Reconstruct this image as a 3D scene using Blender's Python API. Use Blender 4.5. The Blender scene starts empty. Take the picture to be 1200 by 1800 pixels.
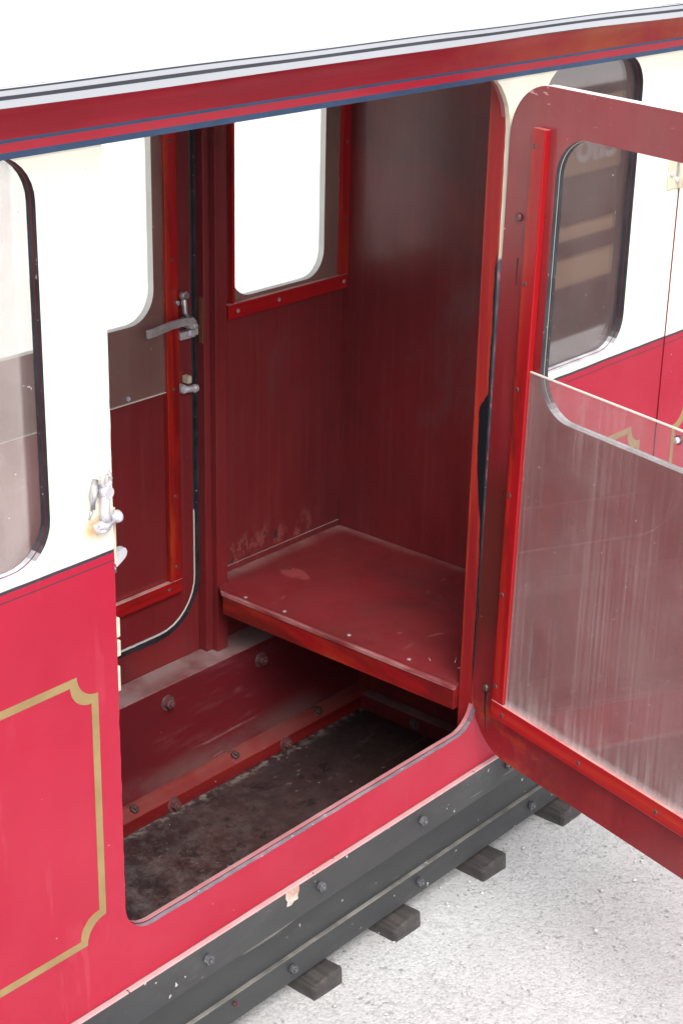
import bpy, math, random
import numpy as np
from mathutils import Vector, Matrix, noise
from mathutils.geometry import tessellate_polygon
random.seed(7)
R = math.radians
sc = bpy.context.scene
col = sc.collection

# ---------------------------------------------------------------- camera
cam = bpy.data.cameras.new("camera"); cam_o = bpy.data.objects.new("camera", cam); col.objects.link(cam_o)
cam.sensor_fit = 'VERTICAL'; cam.sensor_height = 36; cam.sensor_width = 24
cam.lens = 36 * 3005.14 / 1800
cam.clip_start = 0.05; cam.clip_end = 500
yw, pt, rl = 0.86766057, -0.38878459, 0.02296204
f = Vector((math.sin(yw) * math.cos(pt), math.cos(yw) * math.cos(pt), math.sin(pt)))
rt = f.cross(Vector((0, 0, 1))).normalized(); up = rt.cross(f)
c, s = math.cos(rl), math.sin(rl)
r2 = c * rt + s * up; u2 = -s * rt + c * up
M = Matrix((r2, u2, -f)).transposed().to_4x4()
M.translation = Vector((0, -1.3, 1.63))
cam_o.matrix_world = M
sc.camera = cam_o

# ---------------------------------------------------------------- light
SUN_EL, SUN_AZ = 50, 218        # azimuth clockwise from +Y: sun stands behind and left of the camera
w = bpy.data.worlds.new("World"); sc.world = w; w.use_nodes = True
nt = w.node_tree; nt.nodes.clear()
sky = nt.nodes.new('ShaderNodeTexSky'); sky.sky_type = 'NISHITA'; sky.sun_disc = False
sky.sun_elevation = R(SUN_EL); sky.sun_rotation = R(SUN_AZ); sky.air_density = 1.0; sky.dust_density = 4.0; sky.ozone_density = 1.0
hs = nt.nodes.new('ShaderNodeHueSaturation'); hs.inputs['Saturation'].default_value = 0.25   # overcast: the blue is washed out
bg = nt.nodes.new('ShaderNodeBackground'); bg.inputs['Strength'].default_value = 0.15
wo = nt.nodes.new('ShaderNodeOutputWorld')
nt.links.new(sky.outputs[0], hs.inputs['Color']); nt.links.new(hs.outputs[0], bg.inputs[0]); nt.links.new(bg.outputs[0], wo.inputs[0])
sun = bpy.data.lights.new("sun", 'SUN'); sun.energy = 1.2; sun.angle = R(35); sun.color = (1, .97, .93)
sun_o = bpy.data.objects.new("sun", sun); col.objects.link(sun_o)
az = R(SUN_AZ); el = R(SUN_EL)
sdir = Vector((math.sin(az) * math.cos(el), math.cos(az) * math.cos(el), math.sin(el)))
sun_o.rotation_euler = sdir.to_track_quat('Z', 'Y').to_euler()
sc.view_settings.view_transform = 'Standard'; sc.view_settings.look = 'None'
sc.view_settings.gamma = 1; sc.view_settings.exposure = 0.85
try:
    sc.cycles.max_bounces = 10; sc.cycles.transparent_max_bounces = 16
except Exception: pass

# ---------------------------------------------------------------- materials
class NT:
    def __init__(s, name):
        s.m = bpy.data.materials.new(name); s.m.use_nodes = True; s.t = s.m.node_tree; s.t.nodes.clear()
        s.out = s.n('ShaderNodeOutputMaterial'); s.tc = s.n('ShaderNodeTexCoord').outputs['Object']
    def n(s, k, **kw):
        x = s.t.nodes.new(k)
        for a, b in kw.items(): setattr(x, a, b)
        return x
    def l(s, a, b): s.t.links.new(a, b)
    def put(s, sock, v):
        if hasattr(v, 'links') or isinstance(v, bpy.types.NodeSocket): s.l(v, sock)
        else: sock.default_value = v
    def noise(s, scale, stretch=(1, 1, 1), detail=5, rough=.6, dist=0, off=(0, 0, 0)):
        mp = s.n('ShaderNodeMapping'); mp.inputs['Scale'].default_value = stretch; mp.inputs['Location'].default_value = off
        s.l(s.tc, mp.inputs[0]); x = s.n('ShaderNodeTexNoise'); s.l(mp.outputs[0], x.inputs['Vector'])
        x.inputs['Scale'].default_value = scale; x.inputs['Detail'].default_value = detail; x.inputs['Roughness'].default_value = rough
        x.inputs['Distortion'].default_value = dist
        return x.outputs['Fac']
    def ramp(s, v, a, b, lo=0., hi=1., smooth=True):
        x = s.n('ShaderNodeMapRange'); s.put(x.inputs[0], v)
        x.inputs[1].default_value = a; x.inputs[2].default_value = b; x.inputs[3].default_value = lo; x.inputs[4].default_value = hi
        if smooth: x.interpolation_type = 'SMOOTHSTEP'
        return x.outputs[0]
    def math(s, op, a, b=0.):
        x = s.n('ShaderNodeMath', operation=op); s.put(x.inputs[0], a); s.put(x.inputs[1], b); return x.outputs[0]
    def mix(s, fac, a, b):
        x = s.n('ShaderNodeMix', data_type='RGBA'); s.put(x.inputs[0], fac)
        for i, v in ((6, a), (7, b)):
            if isinstance(v, tuple): v = (*v, 1) if len(v) == 3 else v
            s.put(x.inputs[i], v)
        return x.outputs[2]
    def xyz(s):
        x = s.n('ShaderNodeSeparateXYZ'); s.l(s.tc, x.inputs[0]); return x.outputs
    def nz(s):
        g = s.n('ShaderNodeNewGeometry'); x = s.n('ShaderNodeSeparateXYZ'); s.l(g.outputs['Normal'], x.inputs[0]); return x.outputs[2]
    def bsdf(s, colr, rough, metal=0., coat=0., bump=None, bstr=.1, bdist=.002, spec=.5, coat_rough=.08):
        b = s.n('ShaderNodeBsdfPrincipled')
        if isinstance(colr, tuple): colr = (*colr, 1)
        s.put(b.inputs['Base Color'], colr); s.put(b.inputs['Roughness'], rough); s.put(b.inputs['Metallic'], metal)
        s.put(b.inputs['Coat Weight'], coat); b.inputs['Coat Roughness'].default_value = coat_rough
        b.inputs['Specular IOR Level'].default_value = spec
        if bump is not None:
            bp = s.n('ShaderNodeBump'); bp.inputs['Strength'].default_value = bstr; bp.inputs['Distance'].default_value = bdist
            s.l(bump, bp.inputs['Height']); s.l(bp.outputs[0], b.inputs['Normal'])
        s.l(b.outputs[0], s.out.inputs[0]); return b

def paint(name, c1, c2, scale=6, stretch=(1, 1, 1), r=(.3, .5), coat=0., chips=None, dust=None, blotch=None, bstr=.15, grain=None, bands=None, metal=0., scr=None, spec=.5, coat_rough=.08):
    N = NT(name)
    n1 = N.noise(scale, stretch)
    cc = N.mix(N.ramp(n1, .3, .7), c1, c2)
    if grain:                       # fine fibres along one axis: (colour, amount, stretch)
        g = N.noise(60, grain[2], detail=6, off=(3, 1, 2)); cc = N.mix(N.ramp(g, .45, .75, 0, grain[1]), cc, grain[0])
    if blotch:                      # (colour, amount, scale, lo, hi)
        for i, q in enumerate(blotch if isinstance(blotch, list) else [blotch]):
            b = N.noise(q[2], q[5] if len(q) > 5 else stretch, detail=8, rough=.7, dist=.4, off=(7 + 3 * i, 5, 3 + 4 * i)); cc = N.mix(N.ramp(b, q[3], q[4], 0, q[1]), cc, q[0])
    if bands: cc = bands(N, cc)
    fine = N.noise(220, detail=3, off=(1, 9, 4))
    rr = N.ramp(N.noise(scale * 2.3, stretch, detail=8, off=(5, 5, 5)), .3, .7, r[0], r[1])
    if dust:                        # dirt that has settled on ledges
        d = N.math('MULTIPLY', N.ramp(N.nz(), .6, .95), N.ramp(N.noise(14, detail=8, rough=.7), .3, .65, .35, 1))
        d = N.math('MULTIPLY', d, dust[1]); cc = N.mix(d, cc, dust[0]); rr = N.math('MAXIMUM', rr, N.math('MULTIPLY', d, .8))
    if scr:                         # hairline scratches: (colour, amount, stretch)
        sn = N.noise(30, scr[2], detail=2, dist=1.5, off=(2, 8, 1)); sm = N.noise(5, off=(4, 4, 0))
        k = N.math('MULTIPLY', N.ramp(sn, .66, .70, 0, scr[1]), N.ramp(sm, .45, .6)); cc = N.mix(k, cc, scr[0])
    if chips:                       # (colour, threshold, scale)
        ch = N.noise(chips[2], detail=2, rough=.5, off=(11, 2, 6)); msk = N.noise(4, off=(1, 1, 8))
        k = N.math('MULTIPLY', N.ramp(ch, chips[1], chips[1] + .015, 0, 1), N.ramp(msk, .4, .55)); cc = N.mix(k, cc, chips[0])
    h = N.math('ADD', N.math('MULTIPLY', fine, .4), N.noise(scale * 4, stretch, detail=4))
    N.bsdf(cc, rr, metal, coat, h, bstr, .0015, spec, coat_rough); return N.m

CREAM = (.81, .78, .68); WHITE = (.82, .82, .80); RED = (.35, .006, .028); RED2 = (.41, .009, .037)
DUST = (.36, .27, .26)
m = {}
def side_bands(N, cc):
    o = N.xyz(); z = o[2]
    wob = N.math('MULTIPLY', N.math('SUBTRACT', N.noise(9, (1, 0, 0), detail=2), .5), .003)
    z = N.math('ADD', z, wob)
    cr = N.mix(N.ramp(N.noise(9), .3, .75), CREAM, (.80, .75, .62))
    cc = N.mix(N.ramp(z, .8745, .8755, smooth=False), cc, cr)
    def line(cc, a, b, colr):
        k = N.math('MULTIPLY', N.ramp(z, a - .0004, a + .0004, smooth=False), N.ramp(z, b - .0004, b + .0004, 1, 0, smooth=False))
        return N.mix(k, cc, colr)
    cc = line(cc, .8725, .8765, (.035, .035, .05)); cc = line(cc, .8625, .8640, (.05, .03, .04))
    # rust run under the catch
    d = N.n('ShaderNodeVectorMath', operation='DISTANCE'); N.l(N.tc, d.inputs[0]); d.inputs[1].default_value = (1.121, 0, .909)
    k = N.math('MULTIPLY', N.ramp(d.outputs['Value'], .003, .020, .85, 0), N.ramp(N.noise(60), .25, .6)); cc = N.mix(k, cc, (.62, .33, .10))
    return cc
m['side'] = paint('body_paint', RED, RED2, 4, r=(.28, .5), coat=.06, spec=.32, chips=((.62, .45, .40), .765, 130), bands=side_bands, bstr=.05,
                  blotch=[((.42, .025, .052), .6, 2.2, .42, .72), ((.30, .004, .018), .5, 5, .52, .75)], scr=((.62, .12, .16), .12, (1, 1, .12)))
m['gold'] = paint('gold_lining', (.28, .185, .075), (.34, .235, .10), 20, r=(.35, .5), metal=.1)
def wallb(N, cc):
    o = N.xyz()
    # varnish lifting low on the far wall, just above the seat
    k = N.math('MULTIPLY', N.math('MULTIPLY', N.ramp(o[2], .424, .436), N.ramp(o[2], .450, .500, 1, 0)), N.math('MULTIPLY', N.ramp(o[0], 1.88, 1.93), N.ramp(o[0], 2.10, 2.17, 1, 0)))
    k = N.math('MULTIPLY', k, N.ramp(o[1], .565, .57)); a = N.noise(42, (1, 1, .7), detail=7, rough=.75, off=(2, 2, 1))
    cc = N.mix(N.math('MULTIPLY', k, N.ramp(a, .50, .60, 0, .55)), cc, (.28, .09, .08))
    cc = N.mix(N.math('MULTIPLY', k, N.ramp(N.noise(42, detail=6, off=(9, 2, 1)), .60, .64, 0, .9)), cc, (.03, .02, .025))
    st = N.ramp(N.noise(130, (1, 1, .02), detail=3, off=(4, 1, 0)), .5, .75, 0, .07); cc = N.mix(st, cc, (.30, .15, .15))
    return cc
m['dark_red'] = paint('interior_varnish', (.190, .018, .021), (.125, .015, .018), 3, (1, 1, .6), r=(.28, .52), grain=((.20, .030, .032), .28, (.5, .5, .03)),
                      blotch=[((.045, .014, .018), .8, 2.0, .47, .70), ((.23, .014, .016), .6, 2.6, .54, .74), ((.12, .06, .062), .5, 4, .56, .74)],
                      dust=(DUST, .75), chips=((.3, .12, .11), .77, 120), coat=.10, bstr=.06, bands=wallb)
def seatb(N, cc):
    o = N.xyz()
    d = N.n('ShaderNodeVectorMath', operation='DISTANCE'); mp = N.n('ShaderNodeMapping'); N.l(N.tc, mp.inputs[0]); mp.inputs['Scale'].default_value = (2.0, 1, 0); N.l(mp.outputs[0], d.inputs[0]); d.inputs[1].default_value = (3.970, .483, 0)
    k = N.math('ADD', d.outputs['Value'], N.math('MULTIPLY', N.noise(40, detail=6), .03))
    cc = N.mix(N.ramp(k, .046, .052, .55, 0), cc, (.34, .07, .07)); cc = N.mix(N.math('MULTIPLY', N.ramp(k, .040, .066, .8, 0), N.ramp(N.noise(50, off=(1, 3, 1)), .55, .60)), cc, (.04, .02, .02))
    e = N.math('ADD', N.ramp(o[0], 2.175, 2.2015, 0, 1), N.ramp(o[1], .535, .572, 0, 1)); cc = N.mix(N.math('MULTIPLY', e, N.ramp(N.noise(18, detail=6), .3, .65, .1, .55)), cc, (.34, .22, .21))
    f_ = N.ramp(o[0], 1.8475, 1.850, 1, 0); cc = N.mix(N.math('MULTIPLY', f_, N.ramp(N.noise(30, (1, .3, 1), detail=5), .35, .6, .1, .7)), cc, (.45, .22, .22))  # pale pink front edge: its highlight put into the colour
    cc = N.mix(N.ramp(o[0], 1.852, 1.856, 0, 1), N.mix(N.ramp(o[0], 1.850, 1.851, 0, .5), cc, (.05, .012, .014)), cc)
    return cc
m['seat'] = paint('seat_varnish', (.20, .014, .020), (.14, .014, .016), 4, r=(.3, .5), spec=.3, dust=((.42, .17, .17), .07), chips=((.55, .40, .36), .775, 150),
                  blotch=((.07, .014, .016), .75, 3, .48, .7), scr=((.5, .2, .2), .3, (.3, 1, 1)), coat=.04, bstr=.08, bands=seatb)
m['bright_v'] = paint('stained_beading_upright', (.34, .006, .010), (.27, .006, .009), 5, (1, 1, .2), r=(.28, .45), spec=.35, grain=((.46, .045, .014), .6, (1, 1, .03)),
                    blotch=[((.42, .065, .014), .65, 3, .50, .66), ((.12, .008, .008), .8, 9, .50, .62)], dust=((.6, .35, .33), .6), coat=.12, bstr=.1)
m['bright_h'] = paint('stained_beading_level', (.36, .006, .010), (.29, .006, .010), 5, (.2, .2, 1), r=(.28, .45), spec=.35, grain=((.55, .06, .02), .5, (.03, .03, 1)),
                    blotch=[((.42, .06, .016), .6, 3, .50, .68), ((.12, .008, .008), .75, 9, .52, .64)], dust=((.72, .46, .42), .8), coat=.12, bstr=.1)
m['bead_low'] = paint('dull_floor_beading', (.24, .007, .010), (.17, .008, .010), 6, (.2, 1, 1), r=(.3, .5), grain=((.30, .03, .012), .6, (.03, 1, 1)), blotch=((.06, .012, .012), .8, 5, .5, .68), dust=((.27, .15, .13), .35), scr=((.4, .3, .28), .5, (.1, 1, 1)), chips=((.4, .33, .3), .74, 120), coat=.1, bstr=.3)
m['post'] = paint('stained_post', (.34, .013, .016), (.27, .012, .015), 5, (1, 1, .2), r=(.3, .45), grain=((.45, .06, .025), .6, (1, 1, .03)),
                    blotch=((.50, .10, .03), .7, 2.0, .52, .75), coat=.2, bstr=.1)
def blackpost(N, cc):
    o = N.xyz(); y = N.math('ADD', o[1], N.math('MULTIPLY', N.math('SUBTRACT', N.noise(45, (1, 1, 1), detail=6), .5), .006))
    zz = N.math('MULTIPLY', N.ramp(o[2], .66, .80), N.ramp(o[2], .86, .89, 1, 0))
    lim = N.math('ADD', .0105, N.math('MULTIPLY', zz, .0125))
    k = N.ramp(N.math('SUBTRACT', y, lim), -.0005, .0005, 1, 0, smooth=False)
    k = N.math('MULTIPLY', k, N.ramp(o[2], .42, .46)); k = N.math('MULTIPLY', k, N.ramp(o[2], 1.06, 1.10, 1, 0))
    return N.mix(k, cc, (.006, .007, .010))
m['jamb'] = paint('stained_jamb', (.27, .011, .015), (.22, .011, .014), 5, (1, 1, .2), r=(.3, .45), grain=((.45, .07, .02), .7, (1, 1, .03)),
                    blotch=[((.38, .075, .02), .7, 3, .48, .66), ((.12, .010, .012), .6, 7, .52, .66)], coat=.2, bstr=.1, bands=blackpost)
def doorb(N, cc):
    o = N.xyz()
    near = N.ramp(o[1], -.090, -.050)                 # hinge stile: own brown plus reflected tone put into the colour
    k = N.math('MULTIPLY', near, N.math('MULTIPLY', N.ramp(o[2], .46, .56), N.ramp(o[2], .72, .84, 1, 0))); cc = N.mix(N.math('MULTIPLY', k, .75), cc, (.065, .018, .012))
    k = N.math('MULTIPLY', N.ramp(o[1], -.30, -.10), N.ramp(o[2], .40, .48, 1, 0)); k = N.math('MULTIPLY', k, N.ramp(N.noise(16, (.5, .5, 1), detail=9, rough=.75), .46, .62)); cc = N.mix(N.math('MULTIPLY', k, .65), cc, (.36, .05, .018))
    k = N.math('MULTIPLY', N.ramp(o[2], 1.24, 1.28), N.ramp(N.noise(110, (.3, .3, 1), detail=2, off=(7, 0, 2)), .635, .665)); k = N.math('MULTIPLY', k, N.ramp(N.noise(9, off=(3, 3, 3)), .45, .55)); cc = N.mix(N.math('MULTIPLY', k, .8), cc, (.66, .48, .46))
    k = N.math('MULTIPLY', N.ramp(o[2], 1.08, 1.22, 0, .5), N.ramp(N.noise(5, detail=7), .3, .7, .4, 1)); cc = N.mix(k, cc, (.28, .085, .095))  # mauve top: own tone plus reflected tone put into the colour
    return cc
m['door_in'] = paint('door_varnish', (.25, .014, .020), (.18, .012, .016), 4, (1, 1, .6), r=(.27, .45), grain=((.32, .03, .035), .6, (.5, .5, .05)),
                     blotch=[((.085, .014, .014), .75, 2.6, .5, .72), ((.36, .03, .03), .5, 4, .54, .75)], chips=((.66, .48, .46), .765, 170), coat=.15, bstr=.08, bands=doorb)
def ragged(N, cc):
    return cc
def farb(N, cc):
    o = N.xyz(); return N.mix(N.ramp(o[2], .555, .56, 1, 0), cc, (.80, .78, .72))
m['far_edge'] = paint('far_opening_edge', (.010, .011, .016), (.02, .02, .028), 30, r=(.4, .6), bands=farb)
m['black'] = paint('black_edge', (.012, .013, .018), (.03, .032, .04), 30, r=(.3, .6), chips=((.3, .3, .33), .70, 160), dust=((.62, .62, .66), .95))
m['lip'] = paint('worn_sill_edge', (.07, .075, .095), (.15, .14, .16), 25, (1, 1, 1), r=(.35, .6), blotch=((.40, .16, .18), .85, 9, .50, .58), dust=((.30, .26, .29), .75), chips=((.6, .55, .55), .70, 140), bstr=.4)
def lipb(N, cc):
    o = N.xyz(); return N.mix(N.ramp(N.math('ADD', o[2], N.math('MULTIPLY', N.noise(30), .05)), 1.10, 1.11), cc, (.62, .57, .45))
m['reveal'] = paint('opening_edge_paint', (.05, .055, .075), (.13, .12, .15), 25, r=(.35, .6), blotch=((.42, .16, .19), .8, 8, .52, .6), dust=((.30, .28, .32), .7), chips=((.62, .58, .55), .69, 120), bands=lipb, bstr=.4)
def rimb(N, cc):
    o = N.xyz(); return N.mix(N.ramp(o[2], 1.25, 1.26), cc, (.80, .80, .80))
m['door_rim'] = paint('door_edge_paint', (.07, .03, .035), (.10, .04, .045), 20, r=(.35, .55), bands=rimb)
m['lining'] = paint('pink_worn_edge', (.40, .12, .14), (.34, .10, .11), 20, r=(.4, .6), dust=((.48, .28, .29), .6), bstr=.3)
def ledgeb(N, cc):
    o = N.xyz(); a = N.noise(6, (.25, 1, 1.4), detail=8, rough=.75, off=(1, 4, 2)); cc = N.mix(N.ramp(a, .54, .66, 0, .35), cc, (.25, .11, .12))
    b = N.math('MULTIPLY', N.ramp(o[2], .118, .175, 1, 0), N.ramp(N.noise(13, (.5, 1, 1), detail=8), .4, .65)); cc = N.mix(N.math('MULTIPLY', b, .55), cc, (.20, .13, .125))
    return cc
m['ledge'] = paint('dusty_beam', (.16, .012, .018), (.11, .011, .016), 4, (.4, 1, 1), r=(.3, .5), dust=((.30, .205, .20), .95), chips=((.45, .30, .28), .77, 140),
                   blotch=((.07, .012, .015), .7, 3, .5, .75), scr=((.35, .2, .2), .6, (.08, 1, 1)), bstr=.1, bands=ledgeb)
def floorb(N, cc):
    o = N.xyz(); wear = N.ramp(o[0], 1.30, 1.95, 1, .12)      # foot scuffs by the door, faded out to keep the under-seat floor dark
    a = N.ramp(N.noise(6, detail=10, rough=.7, off=(3, 0, 0)), .38, .68); cc = N.mix(N.math('MULTIPLY', N.math('MULTIPLY', a, .7), wear), cc, (.15, .075, .06))
    b = N.ramp(N.noise(12, detail=10, rough=.75, off=(0, 3, 0)), .44, .70); cc = N.mix(N.math('MULTIPLY', N.math('MULTIPLY', b, .75), wear), cc, (.17, .15, .15))
    e = N.ramp(N.noise(9, (.25, 1, 1), detail=8, rough=.8, off=(6, 3, 0)), .60, .66); cc = N.mix(N.math('MULTIPLY', e, .5), cc, (.20, .19, .18))
    q = N.ramp(N.noise(38, detail=9, rough=.8, off=(0, 8, 4)), .46, .62); cc = N.mix(N.math('MULTIPLY', N.math('MULTIPLY', q, .5), wear), cc, (.21, .17, .165))
    q = N.ramp(N.noise(22, detail=8, rough=.8, off=(8, 8, 4)), .54, .62); cc = N.mix(N.math('MULTIPLY', q, .65), cc, (.012, .009, .010))
    d = N.ramp(o[1], .462, .485); d = N.math('MULTIPLY', d, N.ramp(N.noise(60, detail=6), .45, .62)); cc = N.mix(N.math('MULTIPLY', d, .6), cc, (.30, .26, .24))
    g = N.ramp(N.noise(130, (.5, 1, 1), detail=2, off=(9, 9, 9)), .66, .70); cc = N.mix(N.math('MULTIPLY', N.math('MULTIPLY', g, .5), N.ramp(N.noise(7, off=(2, 2, 9)), .5, .6)), cc, (.36, .32, .28))
    return cc
m['floor'] = paint('worn_floor', (.024, .018, .019), (.046, .026, .026), 5, r=(.3, .6), bands=floorb, chips=((.46, .42, .38), .765, 120), scr=((.22, .17, .16), .25, (.1, 1, 1)), bstr=.3, spec=.4)
m['frame'] = paint('frame_paint', (.031, .032, .035), (.049, .050, .052), 6, (.4, 1, 1), r=(.4, .6), chips=((.5, .47, .43), .73, 95), dust=((.33, .31, .28), .95),
                   blotch=((.085, .085, .085), .7, 7, .5, .72), scr=((.3, .28, .26), .7, (.1, 1, 1)), bstr=.25)
m['frame_top'] = paint('frame_edge_highlight', (.62, .36, .36), (.50, .28, .28), 15, r=(.5, .7), chips=((.1, .08, .08), .7, 80), bstr=.3)  # pale pink top edge of the bar, a highlight painted on
m['bare'] = paint('bare_wood_chip', (.40, .20, .12), (.62, .55, .50), 60, r=(.6, .8), bstr=.5)
m['white'] = paint('roof_white', WHITE, (.80, .80, .78), 5, r=(.35, .5), bstr=.05)
m['grey_white'] = paint('gutter_white', (.43, .45, .48), (.38, .40, .43), 8, (.2, 1, 1), r=(.4, .55))
m['line'] = paint('gutter_black', (.03, .032, .045), (.045, .045, .06), 12, r=(.4, .6))
def coveb(N, cc):
    o = N.xyz(); a = N.noise(5, (.5, 1, 1), detail=6, rough=.7, off=(6, 1, 1)); cc = N.mix(N.ramp(a, .45, .65, 0, .5), cc, (.24, .008, .016))
    k = N.math('MULTIPLY', N.ramp(o[0], 1.75, 2.05), N.ramp(N.noise(4, (.6, 1, 1), detail=7, off=(1, 1, 6)), .40, .60)); return N.mix(N.math('MULTIPLY', k, .75), cc, (.42, .085, .02))
m['cove'] = paint('cove_red', (.36, .010, .028), (.30, .010, .020), 3, (.5, 1, 1), r=(.4, .55), coat=.0, spec=.3, bands=coveb, blotch=((.46, .07, .03), .5, 2.2, .52, .68), grain=((.5, .03, .05), .3, (.03, 1, 1)), bstr=.05)
m['cove_lit'] = paint('cove_red_lit', (.48, .012, .036), (.42, .011, .03), 3, (.5, 1, 1), r=(.3, .45), coat=.1, bstr=.05)  # brighter copy of the cove red, light on the lower strip painted in
m['blue'] = paint('blue_lining', (.024, .060, .13), (.034, .080, .165), 15, r=(.3, .5))
m['steel'] = paint('worn_chrome', (.60, .60, .64), (.45, .45, .50), 40, r=(.22, .4), metal=.85)
m['lever'] = paint('dull_plated_lever', (.50, .49, .50), (.36, .33, .34), 30, r=(.25, .45), metal=.35)
m['castw'] = paint('bright_plated_metal', (.72, .72, .76), (.62, .62, .68), 30, r=(.25, .4), metal=.5)
m['brass'] = paint('old_brass', (.32, .17, .09), (.25, .13, .07), 30, r=(.35, .5), metal=.5)
m['brass_paint'] = paint('painted_brass', (.66, .60, .46), (.50, .43, .32), 30, r=(.4, .6))
m['bolt_red'] = paint('painted_bolt', (.09, .025, .027), (.17, .075, .075), 60, r=(.4, .6), bstr=.3)
m['bolt_dark'] = paint('rusty_dark_bolt', (.035, .015, .015), (.09, .05, .045), 90, r=(.35, .6), bstr=.4)
m['bolt_black'] = paint('black_bolt', (.05, .053, .06), (.13, .13, .14), 80, r=(.35, .6), chips=((.5, .48, .45), .68, 200), bstr=.3)
m['screw'] = paint('dull_screw', (.10, .05, .05), (.18, .12, .11), 80, r=(.35, .5), metal=.4)
m['screw_lt'] = paint('grey_screw', (.30, .27, .26), (.4, .36, .34), 80, r=(.4, .6), metal=.3)
m['sleeper'] = paint('old_sleeper', (.042, .038, .038), (.070, .062, .060), 12, (1, .25, 1), r=(.7, .9), grain=((.13, .11, .10), .7, (1, .06, 1)), chips=((.35, .33, .3), .74, 120), bstr=.8)
m['rail'] = paint('rusty_rail', (.10, .05, .035), (.16, .08, .05), 20, r=(.6, .8), metal=.3, bstr=.4)

def pane_mat(name, haze, streak, lo_dirt=None, reflection_edge=None, ior=1.5, tint=(.96, .97, .96), hz=(.62, .60, .58), thick=1.):
    N = NT(name); o = N.xyz()
    base = N.ramp(N.noise(7, detail=6, off=(2, 2, 2)), .3, .7, haze * .7, haze * 1.3)
    st = N.math('MULTIPLY', N.ramp(N.noise(190, (1, 1, .008), detail=2, off=(8, 8, 0)), .42, .72, 0, streak), N.ramp(N.noise(7, (1, 1, .25), detail=4, off=(0, 6, 0)), .36, .62))
    st = N.math('ADD', st, N.math('MULTIPLY', N.ramp(N.noise(75, (1, 1, .01), detail=3, off=(1, 8, 3)), .55, .75, 0, streak * .8), N.ramp(N.noise(4, (1, 1, .3), off=(5, 6, 0)), .40, .6)))
    sp = N.ramp(N.noise(170, detail=2, off=(9, 1, 5)), .745, .76, 0, .7)
    h = N.math('ADD', base, st)
    sc1 = N.noise(26, (.35, .35, 1.), detail=1, dist=2.2, off=(5, 2, 8)); h = N.math('ADD', h, N.math('MULTIPLY', N.ramp(N.math('ABSOLUTE', N.math('SUBTRACT', sc1, .5)), 0, .0035, .22, 0), N.ramp(N.noise(6, off=(1, 6, 6)), .55, .65)))
    if lo_dirt:
        k = N.math('ADD', N.ramp(o[2], lo_dirt[0], lo_dirt[0] + lo_dirt[1], .42, 0), N.math('MULTIPLY', N.ramp(o[2], lo_dirt[0], lo_dirt[0] + .07, .22, 0), N.ramp(N.noise(80, (1, 1, .05), detail=2), .42, .65)))
        h = N.math('ADD', h, k)
    if reflection_edge: h = N.math('MULTIPLY', h, N.ramp(o[0], reflection_edge[0], reflection_edge[1], 1, .25))
    h = N.math('MINIMUM', N.math('MAXIMUM', h, sp), .95)
    df = N.n('ShaderNodeBsdfDiffuse'); df.inputs[0].default_value = (*hz, 1)
    tr = N.n('ShaderNodeBsdfTransparent'); tr.inputs[0].default_value = (*tint, 1)
    gl = N.n('ShaderNodeBsdfGlossy'); gl.inputs['Roughness'].default_value = .03
    m1 = N.n('ShaderNodeMixShader'); N.l(h, m1.inputs[0]); N.l(tr.outputs[0], m1.inputs[1]); N.l(df.outputs[0], m1.inputs[2])
    lw = N.n('ShaderNodeLayerWeight'); lw.inputs[0].default_value = .5; f0 = ((ior - 1) / (ior + 1)) ** 2; fr = N.math('ADD', N.math('MULTIPLY', N.math('POWER', lw.outputs['Facing'], 5.), 1 - f0), f0)
    m2 = N.n('ShaderNodeMixShader'); N.l(fr, m2.inputs[0]); N.l(m1.outputs[0], m2.inputs[1]); N.l(gl.outputs[0], m2.inputs[2])
    N.l(m2.outputs[0], N.out.inputs[0]); return N.m
m['pane_door'] = pane_mat('scratched_acrylic', .11, .16, lo_dirt=(.435, .014), hz=(.66, .53, .53))
m['pane_edge'] = paint('acrylic_cut_edge', (.75, .68, .60), (.7, .62, .55), 30, r=(.3, .5))
m['pane_far'] = pane_mat('dull_acrylic', .10, .03, hz=(.60, .50, .44))
m['glass_l'] = pane_mat('hazy_reflection_glass', .27, .03, hz=(.66, .56, .54), reflection_edge=(1.043, 1.048))  # haze with a white reflection painted in, ending before the right edge
m['glass_r'] = pane_mat('old_glass', .06, .05, ior=2.4, hz=(.55, .50, .48))

def ground_mat(name, base_cols, dark=1., bump=.5):
    N = NT(name)
    v = N.n('ShaderNodeTexVoronoi'); v.inputs['Scale'].default_value = 150; N.l(N.tc, v.inputs['Vector'])
    v2 = N.n('ShaderNodeTexVoronoi'); v2.inputs['Scale'].default_value = 330; N.l(N.tc, v2.inputs['Vector'])
    s1 = N.n('ShaderNodeSeparateColor'); N.l(v.outputs['Color'], s1.inputs[0]); s2 = N.n('ShaderNodeSeparateColor'); N.l(v2.outputs['Color'], s2.inputs[0])
    cc = N.mix(s1.outputs[0], base_cols[0], base_cols[1])
    cc = N.mix(N.ramp(s2.outputs[1], .35, .75, 0, .8), cc, base_cols[2])
    cc = N.mix(N.ramp(N.noise(3, detail=8, rough=.7), .35, .7, 0, .5), cc, base_cols[3])
    dk = N.ramp(s1.outputs[2], .93, .94, 0, .75 * dark, smooth=False); cc = N.mix(N.math('MULTIPLY', dk, N.ramp(N.noise(14, detail=4), .42, .62)), cc, (.16, .165, .185))
    dk = N.ramp(s2.outputs[0], .90, .91, 0, .55 * dark, smooth=False); cc = N.mix(dk, cc, (.26, .26, .27))
    h = N.math('ADD', N.math('MULTIPLY', v.outputs['Distance'], -1.), N.math('MULTIPLY', v2.outputs['Distance'], -.7))
    N.bsdf(cc, .9, 0, 0, h, bump, .003, .3); return N.m
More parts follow.
